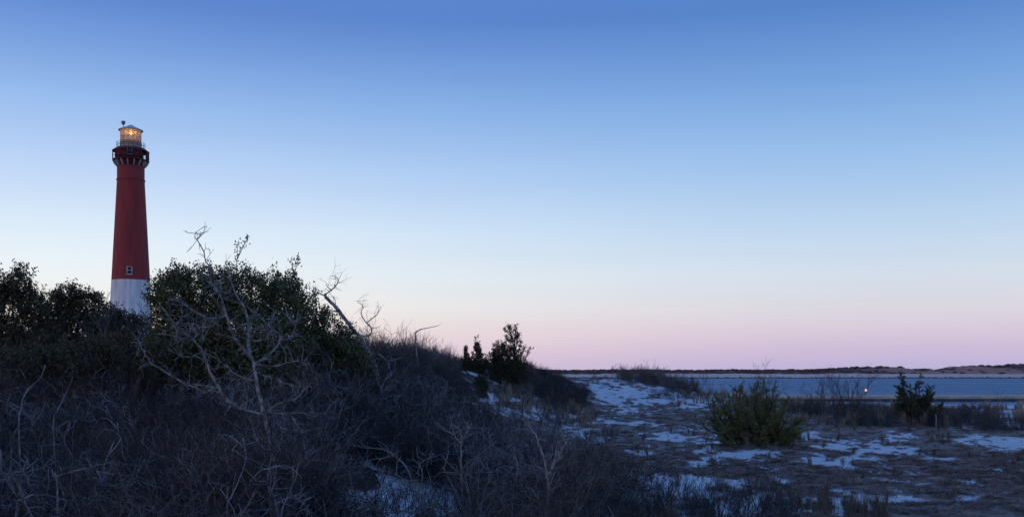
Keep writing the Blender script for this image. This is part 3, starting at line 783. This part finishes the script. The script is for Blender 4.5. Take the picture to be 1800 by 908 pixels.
# small sprouts over the white base
# ------------------------------------------------------------------ cedars and the open pine on the ridge
DC = 56.0
def cedar(label, blobs, base, n, per=30, sz=.095, grp='red cedars on the dune ridge'):
    return evergreen('cedar_tree', label, 'tree', base, blobs, n, per, sz, sz * .36, M['cedar'], group=grp, bias=(0, 0, 1.0), jit=.6, spread=.085, trunk_r=.08, stems=3)
cedar('slim pointed dark cedar, a narrow spire on the ridge', [blob(838, 606, 5, 16, DC), blob(839, 622, 9, 20, DC), blob(842, 640, 15, 22, DC), blob(838, 660, 16, 22, DC)], gx(839, DC), 260)
cedar('shortest pointed cedar left of the slim spire', [blob(819, 618, 5, 12, DC), blob(821, 634, 10, 14, DC), blob(824, 650, 13, 20, DC)], gx(821, DC), 170)
cedar('broad rounded cedar, darkest on the ridge', [blob(880, 618, 20, 22, DC), blob(890, 632, 26, 30, DC), blob(868, 640, 16, 24, DC), blob(905, 650, 22, 24, DC), blob(880, 665, 34, 22, DC)], gx(884, DC), 700)
cedar('low dark cedar standing at the foot of the ridge before the spire', [blob(846, 676, 13, 18, 47), blob(842, 700, 16, 18, 47), blob(858, 712, 12, 12, 47)], gx(846, 47), 240)
DP = 57.0
pb = gx(905, DP)
op = tag(empty('pine_tree', pb), 'open wind-bent pine with gappy crown rising over the rounded cedar', 'tree')
tr = MB(); tips = []
lines = [[(903, 690), (904, 640), (904, 610), (898, 590), (884, 577)], [(904, 612), (906, 592), (907, 574)], [(904, 645), (912, 618), (916, 600)], [(904, 660), (916, 628), (922, 612)], [(906, 670), (920, 640), (930, 614)],
         [(904, 600), (896, 582), (895, 574)], [(904, 625), (909, 600), (911, 586)], [(903, 620), (897, 602), (888, 592)]]
for i, ln in enumerate(lines):
    pp = np.array([P(a, b, DP + (i % 3 - 1) * .35 * j) for j, (a, b) in enumerate(ln)]) - pb
    tr.tube(pp, np.linspace(.09 if i == 0 else .045, .012, len(pp)), 6)
    for q in np.linspace(.42, 1, 14):
        j = min(int(q * (len(pp) - 1)), len(pp) - 2); f_ = q * (len(pp) - 1) - j
        c = pp[j] * (1 - f_) + pp[j + 1] * f_
        d = unit(np.array([rng.normal(0, .8), rng.normal(0, .8), .7])); e = c + d * rng.uniform(.1, .28)
        tr.tube([c, e], [.012, .004], 3); tips += [c + (e - c) * u for u in (.5, .8, 1.0)]
tr.build('trunk', M['bark'], op)
tips = np.array(tips); cc = np.repeat(tips, 5, 0) + rng.normal(size=(len(tips) * 5, 3)) * .05
leafcloud(cc, .13, .035, np.tile([.25, 0, .8], (len(cc), 1)), .6).build('crown', M['cedar'], op)

# ------------------------------------------------------------------ young pines
def young_pine(label, base, shoots, d, nlen=.075, wd=.008, needles='pine'):
    base = np.asarray(base); t = tag(empty('young_pine', base), label, 'tree', 'young pines on the open sand')
    tr = MB(); cen = []; dr = []
    tr.tube([np.array([0, 0, -.1]), np.array([.02, .0, .5]), np.array([0, 0, 1.1])], [.07, .055, .03], 7)
    for tip, bush in shoots:
        tip = np.asarray(tip) - base
        st = np.array([tip[0] * .5, tip[1] * .5, max(.06, tip[2] * .42)])
        st = st + rng.normal(size=3) * np.array([.16, .16, .05]); tr.tube([np.array([0, 0, .05 + .25 * st[2]]), st * .5 + rng.normal(size=3) * .05, st], [.03, .026, .022], 5)
        mid = st * .45 + tip * .55 + np.array([0, 0, -.12 * abs(tip[2])])
        pts_ = np.array([st, mid, tip]); tr.tube(pts_, [.028, .018, .008], 5)
        nb = bush
        for b in range(nb):
            u = rng.uniform(.1, 1.0)
            c = (st * (1 - u) + mid * u) if u < .5 else (mid * (1 - (u - .5) * 2) + tip * (u - .5) * 2)
            dd = unit((tip - mid) * .5 / (np.linalg.norm(tip - mid) + .01) + 1.2 * rng.normal(size=3) + np.array([0, 0, .6]))
            ln = rng.uniform(.14, .34); e = c + dd * ln
            tr.tube([c, e], [.007, .004], 3)
            k_ = 38; uu = rng.uniform(.15, 1.05, (k_, 1))
            cen.append(c + (e - c) * uu); dr.append(np.tile(dd, (k_, 1)))
    cen = np.concatenate(cen); dr = np.concatenate(dr)
    nd = dr * .6 + rng.normal(size=cen.shape) * .75; nd /= np.linalg.norm(nd, axis=1)[:, None]
    leafcloud(cen + nd * nlen * .5, nlen * 1.2, wd * 1.7, nd, .05).build('crown', M[needles], t)
    tr.build('trunk', M['bark'], t)
    return t
DY = 34.0
b0 = gx(1330, DY)
sh = []
for px, py in [(1252, 690), (1262, 700), (1297, 676), (1292, 690), (1318, 684), (1345, 668), (1338, 690), (1362, 684), (1385, 700), (1378, 712), (1240, 738), (1255, 745), (1402, 742), (1410, 735), (1395, 755), (1270, 718), (1300, 710),
               (1325, 712), (1350, 708), (1372, 730), (1290, 740), (1270, 762), (1385, 765), (1330, 740), (1355, 745), (1310, 760), (1345, 768), (1370, 772), (1295, 770), (1262, 775), (1315, 778), (1340, 780), (1392, 775), (1285, 752), (1365, 752), (1325, 726), (1305, 728), (1260, 733), (1385, 742), (1250, 715), (1400, 760), (1280, 700), (1330, 676)]:
    for q in range(3):
        sh.append((P(px + rng.normal(0, 5), py + rng.normal(0, 5), DY + rng.uniform(-1.3, 1.2) * (1 if q else .3)), 15))
young_pine('broad bushy green pine, the largest on the open sand', b0, sh, DY)
DZ = 50.0
b1 = gx(1612, DZ); sh = []
for px, py in [(1584, 660), (1583, 678), (1578, 690), (1613, 668), (1600, 680), (1604, 694), (1632, 682), (1626, 694), (1636, 698), (1592, 705), (1615, 710), (1630, 715), (1655, 712), (1645, 722), (1640, 735), (1600, 722), (1620, 730), (1575, 708)]:
    for q in range(2):
        sh.append((P(px + rng.normal(0, 2), py + rng.normal(0, 3), DZ + rng.uniform(-.9, .9) * q), 22))
young_pine('smaller dark pine with pronged top against the water', b1, sh, DZ, .10, .014, 'pine_dark')

# ------------------------------------------------------------------ dead trees, traced branch by branch
def dead_tree(name, label, cat, base, d, trunk, branches, r0, twig=.5, material='dead', group=None, seed=1, tscale=1.0, rk=1.0):
    """trunk: polyline; branches: (polyline, root radius); all as seen, with real depth added"""
    lr = np.random.default_rng(seed)
    base = np.asarray(base); t = tag(empty(name, base), label, cat, group)
    def smooth(p):
        p = np.asarray(p, float)
        if len(p) < 3: return p
        out_ = [p[0]]
        for i in range(len(p) - 1):
            a, b, c, e = p[max(i - 1, 0)], p[i], p[i + 1], p[min(i + 2, len(p) - 1)]
            for u in (.33, .67, 1.0):
                out_.append(.5 * ((2 * b) + (c - a) * u + (2 * a - 5 * b + 4 * c - e) * u * u + (-a + 3 * b - 3 * c + e) * u ** 3))
        return np.array(out_)
    tp = [P(a, b, d) - base for a, b in trunk]
    tp = [np.array([tp[0][0] + .05, tp[0][1], -.2])] + tp
    tp = smooth(tp)
    m_ = MB(); n = len(tp); m_.tube(tp + lr.normal(0, .006, tp.shape), np.linspace(r0, r0 * .5, n) * lr.uniform(.9, 1.12, n), 8, True); m_.build('trunk', M[material], t, True)
    known = [tp]
    for ln, r in branches:
        p0 = P(*ln[0], d) - base
        # start from the nearest point already built so that every branch is attached in depth too
        allp = np.concatenate(known); dist = np.hypot(allp[:, 0] - p0[0], allp[:, 2] - p0[2]); near_ = allp[np.argmin(dist)]
        slope = lr.uniform(-.45, .45)
        pp = []
        acc = 0; prev = p0
        for a, b in ln:
            q = P(a, b, d) - base
            acc += np.linalg.norm(q - prev); prev = q
            dep = near_[1] + slope * acc
            q = P(a, b, d + dep) - base; pp.append(q)
        if dist.min() < .3: pp = [near_] + pp[1:]
        pp = smooth(pp); pp = pp + lr.normal(0, .0055, pp.shape)
        b_ = MB(); rr = np.linspace(r * rk, max(r * rk * .28, .004), len(pp)); b_.tube(pp, rr * lr.uniform(.88, 1.12, len(pp)), 6, True)
        known.append(pp)
        nt_ = int(len(pp) * twig)
        for j in range(nt_):
            i = lr.integers(1, len(pp)); dd = unit(pp[i] - pp[i - 1])
            e = unit(dd * .5 + lr.normal(size=3) * .8); l_ = lr.uniform(.06, .35) * tscale; q = pp[i]
            m1 = q + e * l_ * .5 + lr.normal(size=3) * .02; e2 = m1 + unit(e + .6 * lr.normal(size=3)) * l_ * .5
            b_.tube([q, m1, e2], [max(rr[i] * .45, .004), .0035, .002], 4)
            e3 = m1 + unit(e + .9 * lr.normal(size=3)) * l_ * .4; b_.tube([m1, e3], [.003, .002], 3)
        b_.build('branch', M[material], t, True)
    return t
def c4(*p): return [(230 + .3304 * a, 400 + .3304 * b) for a, b in p]
def c7(*p): return [(a / 3.0, 640 + b / 3.0) for a, b in p]
def c8_(*p): return [(550 + a / 3.0, 660 + b / 3.0) for a, b in p]
T1 = 13.0
dead_tree('dead_tree', 'large pale dead tree with twisted bare limbs in front of the domed evergreen', 'tree', gx(492, T1), T1,
    [(490, 880), (480, 812), (468, 745), (456, 690), (446, 640), (441, 628)],
    [(c4((635, 690), (570, 610), (530, 530), (500, 440), (470, 350), (440, 310), (380, 270)), .034),
     (c4((630, 680), (622, 590), (625, 510), (605, 430), (560, 350), (530, 280), (510, 215)), .036),
     (c4((440, 310), (425, 240), (405, 180), (375, 100), (340, 50), (345, 28)), .016),
     (c4((495, 490), (430, 485), (370, 465), (320, 430), (270, 400), (205, 375)), .019),
     (c4((495, 510), (440, 520), (380, 530), (350, 515), (300, 505), (255, 508)), .016),
     (c4((628, 530), (690, 548), (720, 540)), .013),
     (c4((660, 720), (720, 690), (760, 650), (795, 600), (780, 560), (740, 530), (700, 490), (650, 450), (610, 410)), .022),
     (c4((795, 610), (840, 590), (870, 540), (880, 505), (840, 485), (825, 415)), .013),
     (c4((880, 505), (905, 475)), .008), (c4((725, 510), (750, 490), (772, 440)), .009),
     (c4((622, 590), (660, 600), (720, 590), (740, 565)), .011), (c4((560, 350), (500, 345), (450, 330)), .010),
     (c7((1400, 285), (1370, 260), (1260, 230), (1200, 190), (1150, 120), (1090, 0)) + c4((370, 640), (320, 590), (290, 560), (250, 520), (210, 480), (190, 440)), .034),
     (c4((320, 590), (345, 545), (360, 570), (365, 530)), .010), (c4((375, 690), (320, 685), (260, 680)), .008), (c4((290, 570), (240, 570), (180, 568)), .009),
     (c4((280, 545), (275, 490), (265, 440)), .008),
     (c7((1170, 130), (1130, 125), (1020, 105)), .010),
     (c7((1150, 140), (1090, 145), (1000, 110), (900, 60), (810, 0)) + c4((90, 690), (60, 640), (48, 610)), .015),
     (c4((660, 735), (760, 735), (850, 715), (890, 712), (930, 722)), .014), (c4((680, 770), (725, 790), (800, 815), (870, 840), (930, 845)), .011),
     (c4((640, 820), (560, 780), (500, 730), (425, 680)), .017), (c4((585, 800), (620, 800), (645, 785)), .013),
     (c7((1400, 285), (1420, 240), (1480, 200), (1560, 180), (1610, 130), (1625, 110)), .019),
     (c7((1410, 265), (1530, 262), (1620, 255), (1710, 258)), .012), (c7((1525, 265), (1560, 310), (1570, 340)), .010),
     (c7((1420, 400), (1320, 415), (1280, 420), (1220, 400), (1170, 385)), .011),
     (c7((1440, 480), (1390, 440), (1350, 390), (1330, 320), (1300, 260)), .024),
     (c7((1465, 520), (1465, 630), (1540, 630), (1620, 625), (1650, 600)), .012), (c7((1620, 625), (1640, 650), (1600, 730), (1590, 770)), .009),
     (c7((1480, 600), (1400, 650), (1280, 660), (1250, 650)), .011), (c7((1480, 470), (1490, 400), (1480, 340)), .012)],
    .034, twig=1.5, seed=3, tscale=.85, rk=.68)
T2 = 27.0
dead_tree('dead_tree', 'leaning dead tree with hooked top standing out against the pink sky', 'tree', gx(672, T2), T2,
    c4((1330, 830), (1310, 780), (1280, 690), (1240, 620), (1220, 580), (1180, 540), (1120, 460), (1080, 410), (1040, 370), (1035, 350)),
    [(c4((1040, 360), (1000, 350), (960, 330)), .018), (c4((1035, 355), (1080, 320), (1105, 285), (1090, 262), (1065, 255)), .02), (c4((1058, 335), (1048, 315), (1038, 290)), .014),
     (c4((1225, 580), (1270, 570), (1278, 535), (1240, 490), (1225, 450), (1235, 420), (1205, 390)), .024), (c4((1258, 500), (1310, 460), (1318, 420)), .015), (c4((1278, 535), (1320, 530)), .012),
     (c4((1250, 660), (1190, 640), (1120, 618), (1055, 612)), .021), (c4((1235, 620), (1215, 600), (1225, 640)), .013), (c4((1315, 790), (1260, 810), (1220, 850)), .016), (c4((1315, 790), (1350, 815), (1390, 822)), .014),
     (c4((1180, 545), (1120, 520), (1060, 530), (1020, 545), (980, 565)), .015), (c4((1090, 420), (1085, 380), (1060, 350)), .013), (c4((1020,545),(990,520),(965,505)), .009)],
    .075, twig=1.1, seed=5, tscale=1.5)
dead_tree('dead_stump', 'short forked grey snag just right of the leaning dead tree', 'tree', gx(688, 28), 28,
    c4((1385, 800), (1380, 760), (1365, 710)), [(c4((1365, 710), (1330, 680), (1310, 660)), .03), (c4((1365, 712), (1400, 700), (1440, 690)), .018)], .035, twig=.5, seed=6)
dead_tree('dead_snag', 'pale sharply bent dead stem sticking out above the ridge thicket', 'tree', gx(735, 42), 42,
    [(734, 640), (731, 605), (730, 585)], [([(730, 585), (738, 579), (752, 576), (771, 572)], .035)], .05, twig=.3, seed=8)
dead_tree('dead_branch', 'pale upright dead branch in the dark brush, upper left', 'branch', gx(100, 14.5), 14.5,
    c7((285, 320), (300, 260), (320, 210), (350, 150), (385, 70)), [(c7((320, 210), (345, 180), (330, 150)), .010)], .013, twig=.8, seed=9, rk=.7, material='pale_twig')
dead_tree('dead_branch', 'thin forked dead branch at the left edge under the ragged evergreen', 'branch', gx(45, 15.5), 15.5,
    c7((100, 330), (115, 230), (135, 150), (215, 70), (235, 0)), [(c7((135, 155), (150, 110), (110, 30)), .010), (c7((115, 230), (50, 200), (5, 195)), .010)], .012, twig=.8, seed=10, rk=.7, material='pale_twig')
dead_tree('dead_branch', 'crooked dead branches low in the bottom left corner', 'branch', gx(35, 9.5), 9.5,
    c7((90, 790), (125, 710), (110, 650), (60, 590), (10, 560), (0, 450)), [(c7((60, 580), (110, 565), (140, 590), (160, 635)), .014), (c7((130, 570), (190, 555), (235, 540)), .007), (c7((120, 700), (170, 690), (250, 690), (350, 715)), .009),
     (c7((125, 710), (150, 760), (165, 790)), .009)], .018, twig=.9, seed=11, tscale=.7, rk=.7, material='pale_twig')
dead_tree('dead_branch', 'long thin dead stem slanting through the lower left brush', 'branch', gx(95, 11), 11,
    c7((300, 625), (285, 590), (275, 550)), [(c7((290, 590), (360, 575), (440, 550), (520, 530), (600, 515)), .010), (c7((500, 533), (505, 550), (520, 560)), .006)], .012, twig=.8, seed=12, tscale=.7)
# bare saplings
dead_tree('bare_sapling', 'pale forked sapling at the bottom centre, tallest and nearest', 'sapling', gx(963, 11.6), 11.6,
    c8_((1240, 760), (1240, 600), (1235, 520)), [(c8_((1235, 530), (1215, 430), (1190, 360), (1165, 290), (1120, 250)), .014), (c8_((1238, 530), (1280, 450), (1310, 400), (1335, 340)), .012), (c8_((1250, 500), (1280, 420), (1290, 350)), .009),
     (c8_((1230, 510), (1190, 480), (1140, 430)), .008), (c8_((1240, 640), (1280, 580), (1300, 540)), .007)], .018, twig=.9, material='sapling', group='bare saplings in the foreground brush', seed=13, tscale=.9)
dead_tree('bare_sapling', 'slender brown sapling rising above the small sand patch', 'sapling', gx(811, 15.0), 15.0,
    c8_((785, 560), (782, 450), (782, 380), (785, 330)), [(c8_((785, 335), (770, 280), (730, 250)), .010), (c8_((782, 370), (740, 310), (690, 280)), .011), (c8_((785, 350), (810, 300), (835, 250)), .009)], .017, twig=.9, material='sapling', group='bare saplings in the foreground brush', seed=14)
dead_tree('bare_sapling', 'crooked pale stem arching left over the small sand patch', 'sapling', gx(735, 13.5), 13.5,
    c8_((557, 640), (552, 565), (520, 540)), [(c8_((520, 540), (490, 480), (430, 420), (360, 385), (290, 380)), .011), (c8_((430, 420), (380, 430), (320, 440)), .006)], .014, twig=.8, material='sapling', group='bare saplings in the foreground brush', seed=15)
dead_tree('bare_sapling', 'thin kinked stem right beside the arching one', 'sapling', gx(743, 13.8), 13.8,
    c8_((582, 640), (577, 560), (575, 500)), [(c8_((575, 500), (562, 470), (600, 440), (640, 410)), .008)], .010, twig=.8, material='sapling', group='bare saplings in the foreground brush', seed=16)
dead_tree('bare_sapling', 'small dark bare bush on the pale sand beside the ridge foot', 'sapling', gx(917, 36), 36,
    c8_((1105, 250), (1105, 200), (1105, 165)), [(c8_((1105, 200), (1080, 160), (1065, 120)), .014), (c8_((1105, 190), (1130, 150), (1140, 115)), .014), (c8_((1105, 170), (1110, 120), (1105, 85)), .014)], .022, twig=2.5, material='bark', seed=17, tscale=1.6)

# ------------------------------------------------------------------ bare shrubs on the shore
def bare_shrub(label, px, d, h, spread, stems, seed, group='bare shrubs before the water'):
    global rng
    keep = rng; rng = np.random.default_rng(seed)
    base = gx(px, d); t = tag(empty('bare_shrub', base), label, 'shrub', group)
    st = MB(); tw = MB()
    for i in range(stems):
        a = rng.uniform(0, 6.283); le = rng.uniform(.05, spread)
        dd = unit(np.array([math.cos(a) * le, math.sin(a) * le, 1])); p = np.array([math.cos(a) * .1, math.sin(a) * .1, -.1])
        pts_ = [p]; L_ = h * rng.uniform(.65, 1.0)
        for j in range(6):
            dd = unit(dd + .13 * rng.normal(size=3) + np.array([0, 0, .05])); p = p + dd * L_ / 6; pts_.append(p)
        st.tube(pts_, np.linspace(.018, .007, 7), 4)
        for j in range(13):
            q = pts_[rng.integers(1, 7)]
            grow(tw, q, unit(dd + .8 * rand_dir()), L_ * rng.uniform(.15, .32), .007, 1, 4, .15, .1, .7, 4, .5, 3, .004)
    st.build('stems', M['bark'], t); tw.build('twigs', M['twig_shore'], t)
    rng = keep
for a in [('tall wispy bare shrub right behind the broad pine', 1345, 58, 2.9, .45, 9, 1), ('thin bare shrub left of the broad pine against the water', 1255, 62, 2.3, .3, 5, 2),
          ('bare shrub nearest the right side of the broad pine', 1440, 58, 2.4, .35, 7, 3), ('tall dense bare shrub left of the orange light', 1492, 55, 2.5, .5, 14, 4),
          ('slim bare shrub between two others left of the orange light', 1468, 56, 2.5, .25, 5, 5), ('small bare shrub at the right edge before the beach', 1725, 46, 1.6, .4, 8, 6),
          ('wispy bare shrub in front of the white lighthouse base', 200, 27, 2.5, .5, 8, 8, None),
          ('low bare shrub between the small pine and the orange light', 1545, 52, 1.4, .6, 9, 7)]:
    bare_shrub(*a)

# ------------------------------------------------------------------ walkway, jetty, posts, light
M['concrete'] = mat('pale_concrete', (.50, .45, .38), .8, scale=1.5, col2=(.42, .37, .31), bump=.2, bscale=8)
M['rock_shade'] = mat('jetty_rock_and_shade', (.07, .066, .07), .85, scale=.8, col2=(.04, .038, .042))  # jetty boulders; also the painted shadow below the walkway slabs
M['wood'] = mat('grey_post_wood', (.10, .09, .085), .85, scale=5, var=.4)
M['paint'] = mat('white_post_paint', (.62, .62, .60), .6, scale=5, var=.2)
wk = tag(empty('jetty_walkway', (76, 188, 0)), 'long low concrete walkway along the near edge of the water', 'walkway')
for i in range(24):
    x = -36 + i * 6.0
    m = MB(); m.box((x, 0, .78), (5.96, 12.0, .56)); m.build('slab', M['concrete'], wk)
m = MB(); m.box((33, -.2, -.26), (144, 11.6, 1.5)); m.build('shade_footing', M['rock_shade'], wk)  # the walkway's side shadow, painted as a dark base under the slabs
def boulder(r_):
    n_ = 10
    v = rng.normal(size=(26, 3)); v /= np.linalg.norm(v, axis=1)[:, None]
    return v
import bmesh
def rocks(mb, pts_, smin, smax):
    base_ = bmesh.new(); bmesh.ops.create_icosphere(base_, subdivisions=1, radius=1)
    bv = np.array([v.co[:] for v in base_.verts]); bf = np.array([[v.index for v in f.verts] + [f.verts[2].index] for f in base_.faces]); base_.free()
    for p in pts_:
        s_ = rng.uniform(smin, smax, 3) * np.array([1.3, 1, .7]); v = bv * (1 + .25 * rng.normal(size=(len(bv), 1))) * s_
        mb.add(v + p, bf)
jt = tag(empty('rock_jetty', (200, 1246, 0)), 'thin dark line of rocks along the foot of the far shore', 'jetty')
m = MB(); jx = np.linspace(-500, 900, 1000)
rocks(m, np.stack([jx, rng.normal(0, 1.2, 1000), rng.uniform(.1, .7, 1000)], 1), .7, 1.5)
tag(m.build('boulders', M['rock_shade'], jt), kind='stuff')
m = MB(); m.box((200, 1, -.3), (1400, 3, 1.6)); m.build('core', M['rock_shade'], jt)

def post(name, label, px, d, h, r, material, cap=None, z=None, cat='post'):
    b = gx(px, d)
    if z is not None: b[2] = z
    t = tag(empty(name, b), label, cat)
    m_ = MB(); m_.tube([[0, 0, -.3], [0.01, 0, h * .6], [0.02, 0, h]], [r, r * .95, r * .9], 8, True); m_.build('shaft', M[material], t)
    m_ = MB(); m_.lathe([(r * .9, h), (r * 1.25, h + .01), (r * 1.25, h + .05), (.001, h + .12)], 8); m_.build('cap', M[material], t)
    return t
post('wooden_post', 'dark upright wooden post at the edge of the water', 1217, 98, 1.75, .1, 'wood')
post('wooden_post', 'small pale post in the dune brush left of the water', 1139, 96, 1.3, .06, 'paint')
post('marker_stake', 'thin pale stake under the small pine', 1645, 45, .6, .014, 'bracket', cat='stake')
M['navlamp'] = emis('orange_lamp', (1.0, .45, .25), 1.2)
nl = post('marker_light', 'small orange light glowing low over the water behind bare shrubs', 1522, 188, .75, .09, 'wood', z=1.06, cat='light')
m = MB(); m.lathe([(.001, .72), (.16, .76), (.24, .95), (.16, 1.12), (.001, 1.16)], 12); m.build('lamp', M['navlamp'], nl, True)
pn = bpy.data.lights.new('marker_lamp_light', 'POINT'); pn.energy = 12; pn.color = (1, .45, .2); pn.shadow_soft_size = .3
pno = bpy.data.objects.new('marker_lamp_light', pn); COL.objects.link(pno); pno.parent = nl; pno.location = (0, -.45, 1.1)
